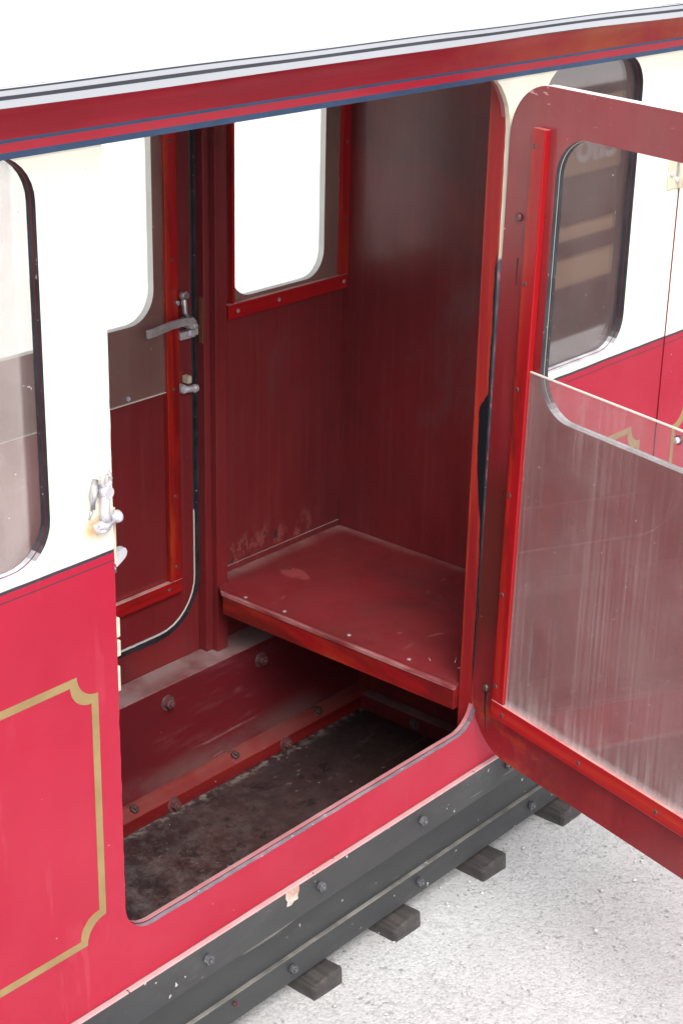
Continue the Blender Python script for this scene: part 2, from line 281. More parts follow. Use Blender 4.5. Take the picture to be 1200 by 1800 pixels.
m['ground'] = ground_mat('pale_chippings', ((.42, .42, .425), (.56, .555, .56), (.60, .60, .60), (.43, .425, .42)), dark=.8, bump=.26)
m['concrete'] = ground_mat('backdrop_concrete', ((.80, .79, .77), (.86, .85, .83), (.84, .83, .81), (.78, .77, .75)), dark=.2, bump=.1)
m['render'] = paint('white_backdrop_render', (.84, .84, .82), (.80, .80, .78), 2, r=(.7, .9), bstr=.3)
m['wood'] = paint('pale_bench_timber', (.74, .56, .34), (.80, .62, .40), 5, (.2, 1, 1), r=(.5, .7), grain=((.45, .28, .13), .5, (.03, 1, 1)))
m['board'] = paint('weathered_board', (.46, .34, .20), (.52, .38, .24), 5, (.2, 1, 1), r=(.5, .7))
m['letter'] = paint('white_letter_paint', (.85, .85, .85), (.8, .8, .8), 10, r=(.4, .6))
m['stone'] = paint('loose_chipping', (.30, .30, .31), (.62, .61, .60), 35, r=(.8, .9), bstr=.4)
m['straw'] = paint('dry_straw', (.60, .45, .33), (.5, .38, .28), 40, r=(.6, .8))
m['twig'] = paint('dry_twig', (.16, .11, .07), (.25, .18, .12), 40, r=(.8, .9))

# ---------------------------------------------------------------- mesh helpers
class MB:
    """collects faces for one mesh object"""
    def __init__(s): s.v = []; s.f = []; s.mi = []; s.sm = []
    def add(s, vs, fs, mi=0, smooth=False):
        b = len(s.v); s.v += [tuple(p) for p in vs]
        for q in fs: s.f.append(tuple(b + i for i in q)); s.mi.append(mi); s.sm.append(smooth)
        return s
    def box(s, x0, x1, y0, y1, z0, z1, mi=0, T=None):
        vs = [(x, y, z) for x in (x0, x1) for y in (y0, y1) for z in (z0, z1)]
        if T: vs = [T @ Vector(p) for p in vs]
        return s.add(vs, [(0, 1, 3, 2), (4, 6, 7, 5), (0, 4, 5, 1), (2, 3, 7, 6), (0, 2, 6, 4), (1, 5, 7, 3)], mi)
    def tube(s, p, rad, n=10, cap=True, mi=0, smooth=True):
        p = [Vector(q) for q in p]; rad = rad if isinstance(rad, (list, tuple)) else [rad] * len(p); vs = []
        for i, q in enumerate(p):
            t = (p[min(i + 1, len(p) - 1)] - p[max(i - 1, 0)]).normalized()
            a = t.cross(Vector((0, 0, 1))) if abs(t.z) < .95 else t.cross(Vector((0, 1, 0)))
            a.normalize(); b = t.cross(a)
            vs += [q + rad[i] * (math.cos(2 * math.pi * k / n) * a + math.sin(2 * math.pi * k / n) * b) for k in range(n)]
        fs = [(i * n + k, i * n + (k + 1) % n, (i + 1) * n + (k + 1) % n, (i + 1) * n + k) for i in range(len(p) - 1) for k in range(n)]
        s.add(vs, fs, mi, smooth)
        if cap: s.add(vs[:n], [tuple(range(n))], mi); s.add(vs[-n:], [tuple(range(n))], mi)
        return s
    def plate(s, loops, a0, a1, mp, mf=0, mb=0, mr=None):
        """loops: [outer, hole, ...] of (u,v); extruded a0..a1; mp(u,v,a)->xyz; mf/mb faces at a0/a1; mr: material of each loop's edge"""
        mr = mr or [0] * len(loops)
        flat = [q for L in loops for q in L]
        tris = tessellate_polygon([[Vector((q[0], q[1], 0)) for q in L] for L in loops])
        s.add([mp(u, v, a0) for u, v in flat], tris, mf); s.add([mp(u, v, a1) for u, v in flat], tris, mb)
        for L, k in zip(loops, mr):
            n = len(L); s.add([mp(u, v, a) for u, v in L for a in (a0, a1)], [(2 * i, 2 * i + 1, 2 * ((i + 1) % n) + 1, 2 * ((i + 1) % n)) for i in range(n)], k)
        return s
    def prof(s, pts, x0, x1, mis, nseg=1, smooth=False, wob=0):
        """profile (y,z) swept along X; one material per segment"""
        xs = [x0 + (x1 - x0) * i / nseg for i in range(nseg + 1)]
        for j in range(len(pts) - 1):
            vs = []
            for x in xs:
                for (y, z) in (pts[j], pts[j + 1]): vs.append((x, y, z + wob * noise.noise(Vector((x * 3, z * 30, 0)))))
            s.add(vs, [(2 * i, 2 * i + 2, 2 * i + 3, 2 * i + 1) for i in range(nseg)], mis[j], smooth)
        return s
    def build(s, name, mats, parent=None, bevel=0, origin=None):
        me = bpy.data.meshes.new(name); me.from_pydata(s.v, [], s.f)
        for k in (mats if isinstance(mats, (list, tuple)) else [mats]): me.materials.append(m[k])
        me.polygons.foreach_set('material_index', s.mi); me.polygons.foreach_set('use_smooth', s.sm)
        import bmesh
        bm = bmesh.new(); bm.from_mesh(me); bmesh.ops.remove_doubles(bm, verts=bm.verts, dist=1e-5); bmesh.ops.recalc_face_normals(bm, faces=bm.faces); bm.to_mesh(me); bm.free()
        o = bpy.data.objects.new(name, me); col.objects.link(o)
        if parent:
            o.parent = parent
            if parent.type == 'EMPTY': o.matrix_parent_inverse = Matrix.Translation(-Vector(parent.location))
        if bevel:
            b = o.modifiers.new('bevel', 'BEVEL'); b.width = bevel; b.segments = 2; b.limit_method = 'ANGLE'; b.angle_limit = R(40)
        return o
def rrect(x0, x1, z0, z1, r, n=8, jag=0):
    r4 = r if isinstance(r, (list, tuple)) else [r] * 4     # bl, br, tr, tl
    L = []
    for (cx, cz, a, q) in ((x0, z0, 180, 0), (x1, z0, 270, 1), (x1, z1, 0, 2), (x0, z1, 90, 3)):
        rr = r4[q]; ox = cx + (rr if cx == x0 else -rr); oz = cz + (rr if cz == z0 else -rr)
        if rr < 1e-6: L.append((cx, cz)); continue
        for i in range(n + 1):
            t = R(a + 90 * i / n); L.append((ox + rr * math.cos(t), oz + rr * math.sin(t)))
    if jag:
        M_ = []
        for i in range(len(L)):
            a, b = Vector(L[i]), Vector(L[(i + 1) % len(L)]); k = max(1, int((b - a).length / .012))
            for j in range(k): M_.append(a.lerp(b, j / k))
        L = [(p[0] + jag * noise.noise(Vector((p[0] * 60, p[1] * 60, 1))), p[1] + jag * noise.noise(Vector((p[0] * 60, p[1] * 60, 7)))) for p in M_]
    return L
XZ = lambda u, v, a: (u, a, v)
XY = lambda u, v, a: (u, v, a)
def tag(o, label=None, cat=None, group=None, kind=None):
    for k, v in (('label', label), ('category', cat), ('group', group), ('kind', kind)):
        if v: o[k] = v
    return o
def empty(name, loc, label, cat, group=None):
    o = bpy.data.objects.new(name, None); o.location = loc; o.empty_display_size = .1; col.objects.link(o); return tag(o, label, cat, group)

# ---------------------------------------------------------------- setting
def grid_sheet(x0, x1, y0, y1, z):
    return MB().add([(x0, y0, z), (x1, y0, z), (x1, y1, z), (x0, y1, z)], [(0, 1, 2, 3)])
g = grid_sheet(-150, 150, -150, 150, 0).build('ground', 'ground'); tag(g, 'pale chippings ground', None, None, 'structure')
# the chippings near the track have real relief
NX, NY = 300, 170; gv = []; X0, X1, Y0_, Y1_ = .6, 3.4, -1.3, .30
for j in range(NY + 1):
    for i in range(NX + 1):
        x = X0 + (X1 - X0) * i / NX; y = Y0_ + (Y1_ - Y0_) * j / NY
        e = min(1, min(x - X0, X1 - x, y - Y0_, Y1_ - y) / .1)
        gv.append((x, y, .003 + e * (.0006 * noise.noise(Vector((x * 90, y * 90, 0))) + .002 * noise.noise(Vector((x * 9, y * 9, 2))))))
gf = [(j * (NX + 1) + i, j * (NX + 1) + i + 1, (j + 1) * (NX + 1) + i + 1, (j + 1) * (NX + 1) + i) for j in range(NY) for i in range(NX)]
g2 = MB().add(gv, gf, 0, True).build('path', 'ground'); tag(g2, 'rough pale chippings beside the sleepers', None, None, 'structure')
p = grid_sheet(-60, 80, 1.15, 60, .008).build('backdrop_ground', 'concrete'); tag(p, 'pale ground added beyond the carriage to whiten the far windows', None, None, 'structure')  # added pale apron, bright enough to burn out in the far windows

# loose chippings
ms = MB()
for i in range(1100):
    x = random.uniform(.9, 3.1); y = random.uniform(-1.15, .10)
    if random.random() < .5: y = .1 - abs(random.gauss(0, .3))
    r = random.choice([.0018, .0022, .003, .0042]) * random.uniform(.8, 1.3)
    q = [Vector((random.uniform(.6, 1) * a, random.uniform(.6, 1) * b, random.uniform(.4, .8) * c_)) * r for a, b, c_ in ((1, 0, 0), (0, 1, 0), (-1, 0, 0), (0, -1, 0), (0, 0, 1), (0, 0, -1))]
    an = random.uniform(0, 6.3); rot = Matrix.Rotation(an, 3, 'Z')
    ms.add([rot @ k + Vector((x, y, .0045 + r * .3)) for k in q], [(0, 1, 4), (1, 2, 4), (2, 3, 4), (3, 0, 4), (1, 0, 5), (2, 1, 5), (3, 2, 5), (0, 3, 5)])
o = ms.build('loose_chippings', 'stone'); tag(o, 'loose grey stone chips scattered over the ground', 'gravel', None, 'stuff')

# sleepers
def make_sleeper():
    b = MB(); n = 12
    ny = 14; vs = []; rr = random.Random(5)
    prof = [(-.0305, 0), (-.0305, .016), (-.030, .031), (-.012, .0315), (.010, .0308), (.030, .031), (.0305, .015), (.0305, 0)]
    for j in range(ny + 1):
        y = .70 * j / ny if j > 2 else (0, .006, .03)[j]
        for (px_, pz_) in prof: vs.append((px_ + rr.uniform(-.0008, .0008), y + (rr.uniform(-.0016, .0016) if j == 0 else 0), max(0, pz_ + (rr.uniform(-.0008, .0006) if pz_ else 0))))
    k = len(prof); b.add(vs, [(j * k + i, j * k + (i + 1) % k, (j + 1) * k + (i + 1) % k, (j + 1) * k + i) for j in range(ny) for i in range(k)] + [tuple(range(k)), tuple(ny * k + i for i in range(k))])
    o = b.build('sleeper', 'sleeper', bevel=.002); return o
sl0 = make_sleeper()
SX = [.745, .96, 1.17, 1.383, 1.590, 1.779, 2.004, 2.233, 2.44, 2.65, 2.87, 3.08]
SLAB = {1: 'dark timber sleeper end at the lower edge of the photo, nearly hidden by the frame', 3: 'nearest clearly seen sleeper end, low in the photo under the black frame',
        4: 'dark sleeper end below the second frame bolt, second of the four clear ones', 5: 'dark sleeper end third from the front, above the open stretch of chippings',
        6: 'farthest dark sleeper end, beside the bottom edge of the open door'}
for i, x in enumerate(SX):
    o = sl0 if i == 0 else sl0.copy()
    if i: col.objects.link(o)
    o.location = (x, .050 + random.uniform(-.004, .004), 0); o.rotation_euler.z = random.uniform(-.02, .02)
    SP = o; o.data = sl0.data
    tag(o, SLAB.get(i, 'dark timber sleeper under the carriage, hidden by the frame and door'), 'sleeper', 'timber sleepers under the carriage')
for y in (.16, .52):
    b = MB(); b.box(-1.4, 5.2, y - .014, y + .014, .036, .040); b.box(-1.4, 5.2, y - .004, y + .004, .040, .058); b.box(-1.4, 5.2, y - .009, y + .009, .058, .066)
    o = b.build('rail', 'rail'); tag(o, 'narrow rusty rail on the sleepers, ' + ('near' if y < .3 else 'far') + ' side under the carriage floor', 'rail', 'rails under the carriage')

# twigs and bits lying on the ground
for (x, y, a, L, lab) in ((2.50, -.62, -1.0, .035, 'short dry twig on the chippings just below the open door'), (1.36, -.22, .5, .012, 'tiny orange brown straw on the chippings in front of the sleepers')):
    d = Vector((math.cos(a), math.sin(a), 0)); b = MB(); pp = [Vector((x, y, .008)) + d * L * t + Vector((0, 0, .003 * math.sin(t * 3))) + Vector((-d.y, d.x, 0)) * .002 * math.sin(t * 7) for t in (0, .25, .5, .75, 1)]
    b.tube(pp, [.0012, .0014, .0011, .0010, .0006], 6); b.tube([pp[2], pp[2] + Vector((-d.y, d.x, .1)) * L * .25], [.0008, .0004], 5)
    o = b.build('twig', 'twig'); tag(o, lab, 'twig')

# added white backdrop wall, makes the blank glare in the far windows
b = MB(); b.box(-30, 50, 9.0, 9.35, 0, 3.4); b.box(-30, 50, 8.95, 9.40, 3.4, 3.5); b.box(-30, 50, 8.97, 9.0, 0, .35)
o = b.build('backdrop_wall', 'render'); tag(o, 'added white backdrop wall that whitens the view through the far windows', 'wall')

# ---------------------------------------------------------------- carriage
XA, XB = -.95, 4.55        # body ends
YF = .575                  # inner face of the far skin
body = empty('railway_carriage', (1.8, .29, 0), 'small red and cream railway carriage with one door swung open', 'railway carriage')
OPS = [-.008, 1.150, 2.308, 3.466]      # left edges of the door openings, each .705 wide
WIN = [(.813, 1.063), (1.930, 2.180), (3.088, 3.338), (-.62, -.37), (4.246, 4.44)]
def opening(x, g=0, j=0): return rrect(x + g, x + .705 - g, .362 + g, 1.332 - g, [.044, .046, .082, .012], jag=j)
# near side
b = MB(); loops = [[(XA, .2905), (XB, .2905), (XB, 1.372), (XA, 1.372)]] + [opening(x, 0, .0012 if x == 1.15 else 0) for x in OPS] + [rrect(a, c_, .888, 1.322, .05) for a, c_ in WIN]
b.plate(loops, 0, .0065, XZ, 0, 1, [0] + [2] * len(OPS) + [3] * len(WIN)); b.build('side_panel', ['side', 'dark_red', 'reveal', 'black'], body)
b = MB(); loops = [[(XA, .2905), (XB, .2905), (XB, 1.372), (XA, 1.372)]] + [rrect(x + .0005, x + .7056, .3635, 1.3325, [.044, .046, .082, .012]) for x in OPS] + [rrect(a + .001, c_ - .001, .889, 1.321, .05) for a, c_ in WIN]
b.plate(loops, .0067, .0135, XZ, 0, 0, [0] + [1] * len(OPS) + [2] * len(WIN)); b.build('inner_lining', ['dark_red', 'lining', 'black'], body)
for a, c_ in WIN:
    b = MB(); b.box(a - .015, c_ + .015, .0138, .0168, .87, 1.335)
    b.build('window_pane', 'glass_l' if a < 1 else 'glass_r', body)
# near posts beside the openings
for x in (1.10, 1.8541, 2.26, 3.02):
    b = MB(); b.box(x, x + (.035 if x != 1.10 else .042), (.0068 if x == 1.8541 else .0175), .033, .30, 1.40); o = b.build('jamb_post', 'jamb', body, bevel=.0012)
# gold lining frames with notched corners
def gold(x0, x1, z0, z1, r=.030, wd=.0100, name='gold_lining', par=None, y=-.0007):
    def path(ins):
        a0, a1, b0, b1 = x0 + ins, x1 - ins, z0 + ins, z1 - ins; L = []
        k = .030; rr = k - ins * .0
        for (cx, cz, sx, sz) in ((a0, b0, 1, 1), (a1, b0, -1, 1), (a1, b1, -1, -1), (a0, b1, 1, -1)):
            # concave quarter circle centred a little inside the corner, with square shoulders
            arc = []
            for i in range(9):
                t = R(90 * i / 8); arc.append((cx + sx * (rr - rr * .0) * math.cos(t), cz + sz * rr * math.sin(t)))
            sh = [(cx + sx * rr, cz), *arc, (cx, cz + sz * rr)]
            # walk counter-clockwise
            if (sx, sz) in ((1, 1), (-1, -1)): sh = sh[::-1]
            L += sh
        return L
    o_, i_ = path(0), path(wd); n = len(o_)
    bb = MB(); vs = [(u, y, v) for L in (o_, i_) for u, v in L] + [(u, y + .0012, v) for L in (o_, i_) for u, v in L]
    fs = [(k, (k + 1) % n, n + (k + 1) % n, n + k) for k in range(n)] + [(k, 2 * n + k, 2 * n + (k + 1) % n, (k + 1) % n) for k in range(n)] + [(n + k, n + (k + 1) % n, 3 * n + (k + 1) % n, 3 * n + k) for k in range(n)]
    bb.add(vs, fs); return bb.build(name, 'gold', par or body)
gold(.730, 1.119, .385, .741)
gold(1.93, 2.262, .385, .745)
gold(3.09, 3.42, .385, .745)
# other doors, shut
for x in OPS:
    if x == 1.15: continue
    b = MB(); b.plate([opening(x, .0022), rrect(x + .075, x + .63, .888, 1.256, .05)], -.0012, .014, XZ, 0, 1, [2, 3]); d = b.build('door', ['side', 'dark_red', 'door_in', 'black'], body)
    b = MB(); b.box(x + .06, x + .645, .0145, .0175, .42, 1.27); b.build('window_pane', 'glass_r', d)
    gold(x + .052, x + .653, .415, .745, par=d, y=-.0019)
# far side
b = MB(); XF = [x for x in OPS]
loops = [[(XA, .285), (XB, .285), (XB, 1.372), (XA, 1.372)]] + [rrect(x - .018, x + .687 + .0, .357, 1.322, [.085, .085, .065, .065]) for x in XF] + [rrect(a - .005, c_ - .030, .898, 1.31, .045) for a, c_ in WIN]
b.plate(loops, YF, YF + .012, XZ, 0, 1, [0] + [2] * len(XF) + [3] * len(WIN)); b.build('far_side_panel', ['dark_red', 'side', 'far_edge', 'white'], body)
# ragged black paint round the far opening, a thin coat on the inner face
def band_plate(name, x0, x1, z0, z1, r, wd, y0, y1, mat, par, jag=.004):
    o_ = rrect(x0 - wd, x1 + wd, z0 - wd, z1 + wd, [r + wd] * 4, jag=jag); i_ = rrect(x0, x1, z0, z1, [r] * 4)
    return MB().plate([o_, i_], y0, y1, XZ).build(name, mat, par)
for x in XF[1:3]:
    band_plate('door_seal', x - .018, x + .687, .357, 1.322, .085, .0095, YF - .0012, YF - .0002, 'black', body)
# far doors (shut, seen from inside)
def beading(par, x0, x1, zb0, zb1, zt, yf, dy, wd, open_top=True):
    """three strips that hold the sliding pane: left, right, bottom. yf wall face, strips stand dy proud towards the viewer (-Y)"""
    for (a, c_) in ((x0, x0 + wd), (x1 - wd, x1)):
        MB().box(a, c_, yf - dy, yf - .0003, zb1 if True else zb0, zt).build('beading', 'bright_v', par, bevel=.0012)
    MB().box(x0, x1, yf - dy - .0004, yf - .0003, zb0, zb1).build('beading', 'bright_h', par, bevel=.0012)
def screws(par, pts, mat='screw', r=.0032, ax='Y', name='screw'):
    for p in pts:
        d = {'Y': Vector((0, -1, 0)), 'Z': Vector((0, 0, 1))}[ax] if isinstance(ax, str) else ax
        p = Vector(p); b = MB(); b.tube([p - d * .001, p + d * .0005, p + d * .0011], [r, r, r * .7], 10)
        b.build(name, mat, par)
for k, x in enumerate(XF):
    xd = x - .018
    b = MB(); b.plate([rrect(xd + .0045, xd + .7005, .3615, 1.318, [.080, .080, .06, .06], jag=.0006 if k == 1 else 0), rrect(xd + .075, xd + .622, .897, 1.27, .05)], YF - .001, YF + .0115, XZ, 0, 1, [2, 3])
    d = b.build('door', ['dark_red', 'side', 'dark_red', 'white'], body)
    if k in (0, 3): continue
    yf = YF - .001
    beading(d, xd + .040, xd + .665, .426, .450, 1.262, yf, .010, .026)
    MB().box(xd + .058, xd + .645, yf - .0058, yf - .0028, .779, 1.262).build('window_pane', 'pane_far', d)
    MB().box(xd + .058, xd + .645, yf - .0062, yf - .0024, .7775, .7787).build('pane_edge', 'pane_edge', d)
    screws(d, [(xd + .652, yf - .010, z) for z in (.475, .60, .78, .99, 1.17)] + [(xx, yf - .0104, .438) for xx in (xd + .635, xd + .50, xd + .30)])
    if k == 1:
        MB().tube([(1.690, yf - .0055, .787), (1.690, yf - .0085, .787)], .0035, 12).build('screw', 'castw', d)
        # lever handle: hub, level arm reaching left, short arm up
        hx, hy, hz = 1.815, yf - .018, .884
        h = MB(); h.tube([(hx, yf, hz), (hx, hy - .006, hz)], [.009, .0085], 14); h.tube([(hx + .004, hy - .004, hz - .004), (hx + .004, hy - .009, hz - .004)], [.006, .0045], 12)
        pts = [(hx + .004, hy - .002, hz + .004), (hx - .022, hy - .004, hz + .007), (hx - .050, hy - .009, hz + .009), (hx - .094, hy - .017, hz + .008), (hx - .110, hy - .018, hz + .008)]
        vs = []
        for q in pts:
            q = Vector(q); vs += [q + Vector((-.001, -.0035, -.0062)), q + Vector((.001, .0035, -.0062)), q + Vector((.001, .0035, .0062)), q + Vector((-.001, -.0035, .0062))]
        n_ = len(pts); h.add(vs, [(4 * i + k, 4 * i + (k + 1) % 4, 4 * i + 4 + (k + 1) % 4, 4 * i + 4 + k) for i in range(n_ - 1) for k in range(4)] + [(0, 1, 2, 3), tuple(4 * n_ - 4 + k for k in range(4))])
        ho = h.build('handle', 'lever', d, bevel=.0012)
        h = MB(); h.tube([(hx - .003, hy, hz + .006), (hx - .012, hy, hz + .020), (hx - .014, hy, hz + .042)], [.0055, .005, .0045], 10); h.tube([(hx - .014, hy + .004, hz + .048), (hx - .014, hy - .006, hz + .048)], [.0075, .0065], 12)
        h.tube([(hx - .022, hy + .01, hz + .036), (hx - .022, hy + .004, hz + .036)], [.005, .004], 10)
        h.build('catch_arm', 'steel', d, bevel=.0008)
        h = MB(); h.box(hx - .016, hx + .016, yf - .012, yf - .0002, hz - .026, hz - .014); h.box(hx + .004, hx + .018, yf - .017, yf - .004, hz - .022, hz - .012); h.build('lock_keep', 'castw', d, bevel=.001)
        h = MB(); bx, bz = 1.806, .776
        h.tube([(bx, yf, bz), (bx, yf - .012, bz)], [.008, .007], 12); h.tube([(bx + .002, yf - .010, bz - .001), (bx + .022, yf - .012, bz - .003)], [.0055, .0055], 10)
        h.tube([(bx + .020, yf - .012, bz - .003), (bx + .027, yf - .012, bz - .003)], [.0075, .006], 10); h.build('bolt_knob', 'castw', d, bevel=.0006)
        MB().box(bx + .006, bx + .015, yf - .013, yf - .0003, bz + .008, bz + .020).build('bolt_keep', 'brass_paint', d, bevel=.001)
        MB().tube([(bx - .013, yf, bz - .006), (bx - .013, yf - .003, bz - .006)], .003, 8).build('screw', 'screw', d)
# far post between door and window (two stepped pieces) and its brass keep
MB().box(1.8440, 1.8720, .5560, .5745, .2985, 1.38).build('jamb_post', 'dark_red', body, bevel=.001)
MB().box(1.8570, 1.8820, .5430, .5555, .2985, 1.38).build('jamb_post', 'dark_red', body, bevel=.001)
MB().box(1.8424, 1.8437, .5575, .5655, .845, .920).build('brass_keep', 'brass', body, bevel=.0005)
MB().box(1.8376, 1.8500, .5715, .5748, .435, 1.335).build('door_seal', 'black', body)
for x0 in (1.120,):
    MB().box(x0 - .035, x0 - .006, .5560, .5745, .2985, 1.38).build('jamb_post', 'dark_red', body, bevel=.001)
# far windows: beading, pane
for a, c_ in WIN[:3]:
    x0, x1 = a - .022, c_ + .024
    for (p0, p1) in ((x0 + .010, x0 + .016), (x1 - .022, x1)):
        MB().box(p0, p1, YF - .010, YF - .0003, .8935, 1.345).build('beading', 'bright_v', body, bevel=.001)
    MB().box(x0, x1, YF - .0106, YF - .0003, .868, .893).build('beading', 'bright_h', body, bevel=.0012)
    MB().box(x0 + .017, x1 - .023, YF - .0050, YF - .0022, .8935, 1.34).build('window_pane', 'pane_far', body)
    screws(body, [(x0 + .022, YF - .0106, .880), (x0 + .12, YF - .0106, .880), (x1 - .012, YF - .0106, .881)], 'screw_lt', .0036)
    screws(body, [(x1 - .011, YF - .010, z) for z in (.99, 1.12)], 'screw', .0032)
# longitudinal beams inside, low, with bolts; the beads that hold the floor
MB().box(XA + .02, XB - .02, .5155, .5745, .070, .298).build('side_beam', 'ledge', body, bevel=.0015)
MB().box(XA + .02, XB - .02, .0860, .0920, .062, .255).build('side_beam', 'ledge', body)
def bead_profile(y0, y1, z0, z1, x0, x1):
    b = MB(); b.prof([(y1, z0), (y1, z1), ((y0 + y1) / 2 + .003, z1 - .002), (y0, z1 - .012), (y0, z0), (y1, z0)], x0, x1, [0] * 5)
    for x in (x0, x1): b.add([(x, y1, z0), (x, y1, z1), (x, (y0 + y1) / 2 + .003, z1 - .002), (x, y0, z1 - .012), (x, y0, z0)], [(0, 1, 2, 3, 4)])
    return b
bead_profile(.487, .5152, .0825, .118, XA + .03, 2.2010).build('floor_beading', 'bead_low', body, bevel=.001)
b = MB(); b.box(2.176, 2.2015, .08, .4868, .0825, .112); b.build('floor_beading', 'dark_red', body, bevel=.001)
MB().box(XA + .02, XB - .02, .092, .5155, .066, .082).build('floor', 'floor', body)
def bolt(p, d, r, h, mat, par=body, washer=True, name='bolt', sq=6):
    p = Vector(p); d = Vector(d).normalized(); b = MB()
    if washer: b.tube([p - d * .0005, p + d * .0018], [r * 1.65, r * 1.55], 16)
    b.tube([p + d * .0018, p + d * h, p + d * (h + .0008)], [r, r, r * .85], sq, smooth=False)
    b.tube([p + d * h, p + d * (h + .004)], [r * .5, r * .42], 8)
    return b.build(name, mat, par)
for x, z in ((1.711, .269), (1.934, .265), (2.14, .265), (1.50, .269)): bolt((x, .5153, z), (0, -1, 0), .0088, .010, 'bolt_red')
for x in (1.617, 1.853, 2.07): bolt((x, .503, .110), (0, -.7, 1), .0080, .010, 'bolt_dark')
for x in (1.694, 1.969): bolt((x, .4872, .094), (0, -1, .1), .0085, .011, 'bolt_red')
bolt((2.1758, .36, .097), (-1, 0, 0), .006, .006, 'bolt_black')
# partitions and ceiling
for x in (2.202, 3.36, .79, 1.0 - 1.30):
    b = MB(); b.plate([[(.0137, .298), (.5745, .298), (.5745, 1.40), (.0137, 1.40)]], x, x + .018, lambda u, v, a: (a, u, v)); b.build('partition', 'dark_red', body)
    b = MB(); b.box(x, x + .018, .0925, .515, .0822, .2978); b.build('partition', 'dark_red', body)
MB().box(XA, XB, .0137, .5745, 1.385, 1.392).build('ceiling', 'dark_red', body)
for x in (XA, XB - .012): MB().box(x, x + .012, .0137, .5745, .30, 1.384).build('end_panel', 'dark_red', body)
# seats
def seat(xf, xb, sgn):
    e = MB(); L = [(xf, .0340), (xb, .0140), (xb, .5740), (xf + sgn * .041, .5740), (xf + sgn * .041, .5425), (xf + sgn * .0155, .5425), (xf + sgn * .0005, .520)]
    if sgn > 0: L = [(xf, .0340), (1.8925, .0340), (1.8925, .0140)] + L[1:]
    o = e.plate([L], .4155, .4220, XY).build('seat', 'seat', body, bevel=.001)
    f_ = MB(); a, c_ = sorted((xf + sgn * .002, xf + sgn * .022)); f_.box(a, c_, .0345, .5195, .382, .4150)
    r_ = f_.build('seat_rail', 'bright_y', o, bevel=.0015)
    # fillet where the board meets the walls
    return o
m['bright_y'] = paint('stained_seat_rail', (.28, .006, .009), (.22, .006, .009), 5, (1, .2, 1), r=(.28, .45), spec=.35, grain=((.36, .04, .014), .6, (1, .03, 1)),
                    blotch=[((.36, .055, .014), .7, 4, .48, .64), ((.09, .008, .008), .75, 10, .50, .62)], coat=.12, bstr=.1)
so = seat(1.8425, 2.2015, 1)
screws(so, [(1.857, .478, .422), (1.862, .395, .422), (1.868, .262, .422), (1.868, .140, .422)], 'screw_lt', .0036, 'Z')
MB().box(1.8845, 2.2010, .5700, .5744, .4225, .4330).build('seat_fillet', 'dark_red', so, bevel=.001)
# bits of straw on the seat
for (x, y, a, L) in ((1.905, .080, .5, .018), (1.885, .112, .9, .010), (1.90, .060, 2.4, .008)):
    tag(MB().tube([(x, y, .4232), (x + L * math.cos(a), y + L * math.sin(a), .4236)], .0005, 5).build('straw', 'straw'), 'pale straw bit lying on the red seat near its front corner', 'straw', 'straws on the seat')
# ---------------------------------------------------------------- cornice and roof
pc = [(-.0008, 1.3178), (-.0035, 1.3180), (-.0037, 1.3246), (-.0042, 1.3335), (-.0045, 1.3370)]
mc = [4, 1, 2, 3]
n0 = 16
for i in range(1, n0 + 1):
    t = i / n0; pc.append((-.0045 - .052 * t ** 2.6, 1.3370 + .0410 * math.sin(t * 1.5708) ** .9)); mc.append(0)
b = MB(); b.prof(pc, XA - .01, XB + .01, mc, 1, smooth=False)
b.build('cornice', ['cove', 'blue', 'cove_lit', 'blue', 'white'], body)
# gutter edge: thin painted strips
ge = [(-.0565, 1.3778), (-.0590, 1.3780), (-.0592, 1.3853), (-.0592, 1.3888), (-.0592, 1.3932), (-.0592, 1.3948), (-.056, 1.3956)]
MB().prof(ge[:2], XA - .01, XB + .01, [0]).build('roof_edge', 'grey_white', body)
b = MB(); b.prof(ge[1:], XA - .01, XB + .01, [0, 1, 0, 1, 0], 160, wob=.0030); b.build('roof_edge', ['grey_white', 'line'], body)
rf = []
for i in range(25):
    t = i / 24; y = -.0560 + .69 * t; rf.append((y, 1.3956 + .17 * math.sin(math.pi * t) ** .62))
b = MB(); b.prof(rf, XA - .01, XB + .01, [0] * 24, 1, smooth=True)
b.prof([(-.050, 1.3795), (.625, 1.3795)], XA, XB, [0]); b.prof([(.634, 1.3956), (.634, 1.33)], XA, XB, [0])
for x in (XA - .01, XB + .01): b.add([(x, y, z) for y, z in rf] + [(x, .625, 1.38), (x, -.05, 1.38)], [tuple(range(len(rf) + 2))])
b.build('roof', 'white', body)
# ---------------------------------------------------------------- frame under the body
b = MB(); b.box(XA, XB, -.0065, .012, .2340, .2885); fr = b.build('frame_bar', 'frame', body, bevel=.0012)
MB().prof([(-.0070, .2870), (-.0064, .2896), (-.0006, .2896)], XA, XB, [0, 0], 60, wob=.0006).build('frame_bar_edge', 'frame_top', body)
MB().box(XA, XB, .0775, .0830, .060, .2335).build('frame_web', 'frame', body)
MB().box(XA, XB, .0700, .0830, .0460, .0900).build('frame_flange', 'frame', body, bevel=.0012)
MB().box(XA, XB, .0125, .0700, .2310, .2370).build('frame_plate', 'frame', body)
for x in (.82, 1.06, 1.279, 1.497, 1.722, 1.937, 2.16, 2.38): bolt((x, -.0063, .2645), (0, -1, 0), .0072, .0075, 'bolt_black', washer=False, sq=6)
for x in (1.20, 1.527, 1.824, 2.129, 2.43): bolt((x, .0702, .0715), (0, -1, 0), .0072, .0075, 'bolt_black', washer=False)
bolt((1.408, .0702, .078), (0, -1, 0), .0040, .004, 'bolt_red', washer=False)
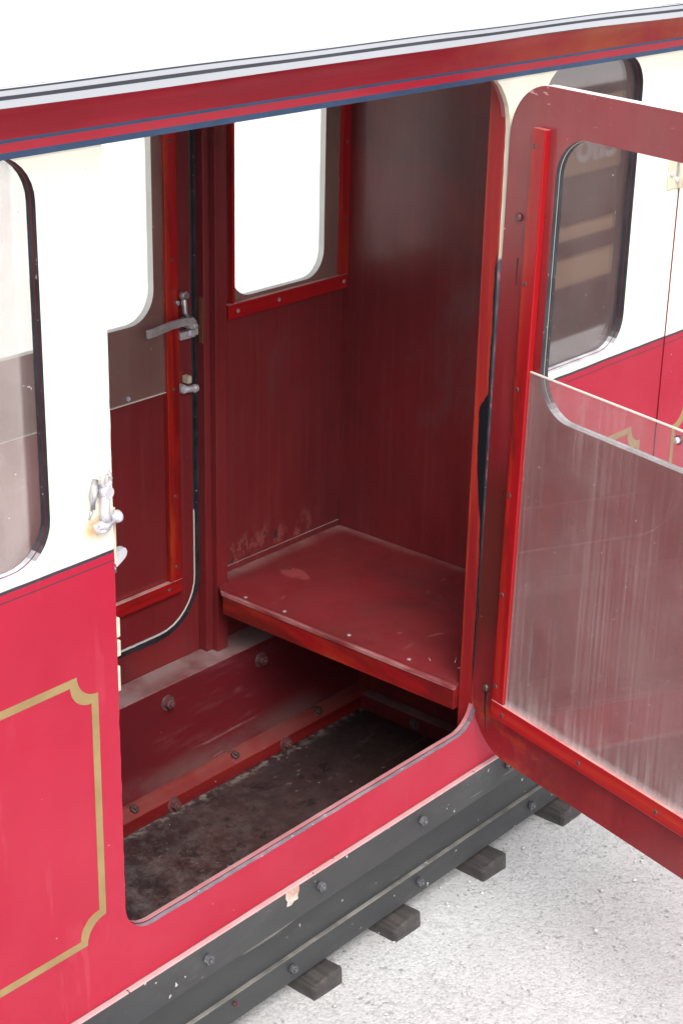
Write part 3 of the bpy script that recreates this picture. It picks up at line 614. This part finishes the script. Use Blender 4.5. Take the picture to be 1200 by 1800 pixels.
# splintered bare patch on the frame bar
rp = random.Random(3)
L = [(1.429, .2875), (1.436, .2870), (1.445, .2880), (1.4545, .2868), (1.4555, .279), (1.4525, .272), (1.453, .266), (1.445, .2665), (1.440, .2625), (1.431, .264), (1.4325, .271), (1.4285, .278)]
MB().plate([L], -.0072, -.0060, XZ).build('bare_patch', 'bare', body)
L = [(1.948 + .012 * math.cos(t) * rp.uniform(.6, 1.15), .2795 + .008 * math.sin(t) * rp.uniform(.7, 1.1)) for t in [2 * math.pi * i / 12 for i in range(12)]]
MB().plate([L], -.0072, -.0060, XZ).build('bare_patch', 'bare', body)
# ---------------------------------------------------------------- the open door
a_ = R(13.75); H = Vector((1.851, -.004, 0)); U = Vector((-math.sin(a_), -math.cos(a_), 0)); W = Vector((math.cos(a_), -math.sin(a_), 0))   # W points to the outer face
KS = .0136      # the door hangs very slightly out of plumb
D = lambda u, v, a: tuple(H + U * (u + KS * (v - 1.26)) + W * a + Vector((0, 0, v)))
DL = lambda: Matrix.Translation(H) @ Matrix((U, W, Vector((0, 0, 1)) + U * KS)).transposed().to_4x4() @ Matrix.Translation((-KS * 1.26, 0, 0))
TD = DL()
door = MB(); L0 = rrect(0, .702, .3385, 1.3162, [.082, .080, .072, .070], n=12); L1 = rrect(.0925, .632, .8870, 1.2590, [.060, .060, .045, .052], n=12)
door.plate([L0, L1], 0, .0062, D, 0, 0, [4, 2]); door.plate([rrect(.0008, .7015, .3395, 1.3168, [.082, .080, .072, .070], n=12), rrect(.0932, .6315, .8878, 1.2580, [.060, .060, .045, .052], n=12)], .0064, .0130, D, 3, 1, [4, 2])
dr = door.build('door', ['door_in', 'white', 'black', 'side', 'door_rim'], body)
b = MB(); b.box(.0535, .0785, -.0105, -.0003, .4355, 1.2635, T=TD); b.build('beading', 'bright_v', dr, bevel=.0014)
b = MB(); b.box(.640, .665, -.0105, -.0003, .4355, 1.2635, T=TD); b.build('beading', 'bright_v', dr, bevel=.0014)
b = MB(); b.box(.0535, .665, -.0112, -.0003, .4075, .4350, T=TD); b.build('beading', 'bright_h', dr, bevel=.0014)
b = MB(); b.box(.0792, .640, -.0062, -.0032, .4352, .9418, T=TD); b.build('window_pane', 'pane_door', dr)
b = MB(); b.box(.0792, .640, -.0065, -.0029, .9419, .9435, T=TD); b.build('pane_edge', 'pane_edge', dr)
WN = -W; PV = lambda u, v, a: Vector(D(u, v, a))
def dscrew(u, z, wv=-.0105):
    p = PV(u, z, wv); b = MB(); b.tube([p - WN * .001, p + WN * .0003, p + WN * .0006], [.0036, .0036, .0030], 12); o = b.build('screw', 'screw', dr)
    q = MB(); s_ = Vector((0, 0, 1)) * .0028; k = U * .0005; q.add([p + WN * .0009 + i * s_ + j * k for i in (-1, 1) for j in (-1, 1)], [(0, 1, 3, 2)]); q.build('slot', 'black', o)
for z in (1.2406, 1.060, .9135, .759, .606, .459): dscrew(.0603, z)
for u in (.0785, .2405, .39, .52, .64): dscrew(u, .4198, -.0112)
def dbolt(u, z, r=.0058, mat='bolt_red'):
    p = PV(u, z, 0); b = MB(); b.tube([p, p + WN * .003, p + WN * .005], [r, r * .95, r * .6], 12); b.build('bolt', mat, dr)
dbolt(.030, 1.1418); dbolt(.0303, .4412, .006, 'screw')
p = PV(.3533, .9305, -.0062); b = MB(); b.tube([p, p + WN * .0012], [.0062, .0058], 16); b.build('pane_grommet', 'screw', dr)
b = MB(); b.tube([p + WN * .0012, p + WN * .004, p + WN * .006], [.0042, .004, .0025], 14); b.build('pane_stud', 'castw', dr)
b = MB(); b.box(.675, .692, .013, .030, .80, .83, T=TD); b.tube([D(.684, .815, .03), D(.62, .815, .045)], [.006, .005], 10); b.build('handle', 'steel', dr, bevel=.001)
# black scars and cracks on the hinge stile
def scar(pts, wd, mat='black'):
    L = []; n = len(pts)
    for i, (u, v) in enumerate(pts): L.append((u - wd[i], v))
    for i in range(n - 1, -1, -1): L.append((pts[i][0] + wd[i], pts[i][1]))
    MB().plate([L], -.0006, -.0001, D).build('scar', mat, dr)
scar([(.0290, .434), (.0295, .405), (.0325, .385), (.0335, .3665)], [.0022, .0018, .0009, .0004])
scar([(.0320, 1.088), (.0310, 1.067), (.0330, 1.052)], [.0010, .0006, .0003])
# butt hinges of the open door and of the next door
for x in (2.308, 3.466, -.008):
    for z in (.48, 1.112):
        b = MB(); b.box(x - .036, x - .004, -.0024, -.0002, z, z + .078); b.tube([(x - .003, -.0035, z), (x - .003, -.0035, z + .078)], .0048, 12); hb = b.build('hinge', 'brass_paint', body, bevel=.0006)
        b = MB(); b.box(x + .004, x + .034, -.0036, -.0014, z, z + .078); b.build('hinge_leaf', 'brass', hb, bevel=.0006)
        b = MB(); b.box(x - .0145, x - .003, -.0040, -.0026, z + .020, z + .078); b.build('hinge_strap', 'steel', hb)
        for (dx, dz) in ((-.028, .024), (-.011, .013), (.02, .02), (.02, .05)):
            b = MB(); b.tube([(x + dx, -.0022, z + dz), (x + dx, -.0052, z + dz), (x + dx, -.006, z + dz)], [.0048, .0042, .002], 12); b.build('screw', 'castw', hb)
# ---------------------------------------------------------------- catch and keeps at the left side of the opening
cx, cz = 1.1345, .919
b = MB()
ring = [Vector((cx - .002 + .0065 * math.cos(t), -.012, cz + .052 + .0095 * math.sin(t))) for t in [2 * math.pi * i / 14 for i in range(15)]]
b.tube(ring, .0030, 8, cap=False)
b.tube([(cx - .002, -.003, cz + .036), (cx - .002, -.017, cz + .036)], [.0085, .0075], 16)
b.tube([(cx - .002, -.010, cz + .038), (cx - .004, -.010, cz + .012), (cx - .003, -.010, cz)], [.0060, .0058, .0085], 12)
b.tube([(cx - .016, -.010, cz - .004), (cx - .006, -.011, cz - .006), (cx + .008, -.010, cz - .002)], [.0045, .006, .006], 12)
hook = [Vector((cx - .009 + .0120 * math.cos(t), -.010, cz - .002 + .0110 * math.sin(t))) for t in [math.pi + math.pi * i / 10 for i in range(11)]]
b.tube(hook, [.0028] * 5 + [.004] * 6, 8)
b.tube([(cx + .006, -.010, cz - .001), (cx + .012, -.010, cz - .001), (cx + .014, -.010, cz - .001), (cx + .019, -.010, cz - .001), (cx + .021, -.010, cz - .001)], [.0055, .005, .0078, .0078, .005], 14)
b.v = [((x - cx) * .86 + cx, y * .9, (z - cz) * .9 + cz) for x, y, z in b.v]
ct = b.build('catch', 'castw', body, bevel=0)
b = MB(); b.tube([(cx - .009, -.001, cz + .046), (cx - .017, -.006, cz + .030), (cx - .018, -.006, cz + .016)], [.004, .0045, .003], 10); b.tube([(cx - .018, -.004, cz + .014), (cx - .022, -.004, cz + .004)], [.0018, .001], 8); b.build('catch_spring', 'steel', ct)
MB().box(1.1503, 1.1530, -.0008, .0130, .858, .925).build('edge_plate', 'brass_paint', body, bevel=.0004)
T_ = Matrix.Translation((1.152, .004, .862)) @ Matrix.Rotation(R(-14), 4, 'Y')
b = MB(); b.plate([[(-.001, -.009), (.010, -.006), (.0165, -.002), (.0185, .002), (.0175, .006), (.014, .008), (-.001, .007)]], -.0045, .0045, lambda u, v, a: tuple(T_ @ Vector((u, a, v)))); b.build('latch_bolt', 'castw', body, bevel=.0010)
b = MB(); b.box(1.1505, 1.1545, .001, .007, .846, .862); b.build('latch_screw', 'bolt_black', body, bevel=.0008)
for z0, z1, e in ((.766, .790, .0070), (.742, .762, .0072), (.698, .730, .0055)):
    MB().box(1.1502, 1.1502 + e, .0015, .0125, z0, z1).build('keep_block', 'brass_paint', body, bevel=.0014)
# ---------------------------------------------------------------- low timber barrier opposite, seen only as a reflection in the carriage window
bn = empty('barrier', (4.4, -1.48, 0), 'pale timber barrier with white lettering, mirrored in the carriage window', 'barrier')
MB().box(3.5, 5.3, -1.485, -1.462, .640, .86).build('lettered_board', 'board', bn, bevel=.002)
for z0, z1 in ((.445, .485), (.300, .385)): MB().box(3.5, 5.3, -1.482, -1.460, z0, z1).build('rail', 'wood', bn, bevel=.002)
MB().box(3.52, 5.28, -1.500, -1.4862, .12, .89).build('reflection_backing', 'frame', bn)  # added dark backing, darkens the window reflection between the rails
for x in (3.52, 4.262, 5.2): MB().box(x, x + .045, -1.5000 - .03, -1.5002, 0, .90).build('post', 'wood', bn, bevel=.002)
tx = bpy.data.curves.new('lettering', 'FONT'); tx.body = 'ello'; tx.size = .155; tx.offset = .0035; tx.extrude = .002; tx.align_x = 'CENTER'
to = bpy.data.objects.new('lettering', tx); col.objects.link(to); bpy.context.view_layer.update()
me = bpy.data.meshes.new_from_object(to); bpy.data.objects.remove(to)
me.materials.clear(); me.materials.append(m['letter']); me.transform(Matrix.Translation((4.44, -1.459, .678)) @ Matrix.Rotation(math.pi, 4, 'Z') @ Matrix.Rotation(R(90), 4, 'X'))
to = bpy.data.objects.new('lettering', me); col.objects.link(to); to.parent = bn
to.matrix_parent_inverse = Matrix.Translation(-Vector(bn.location))
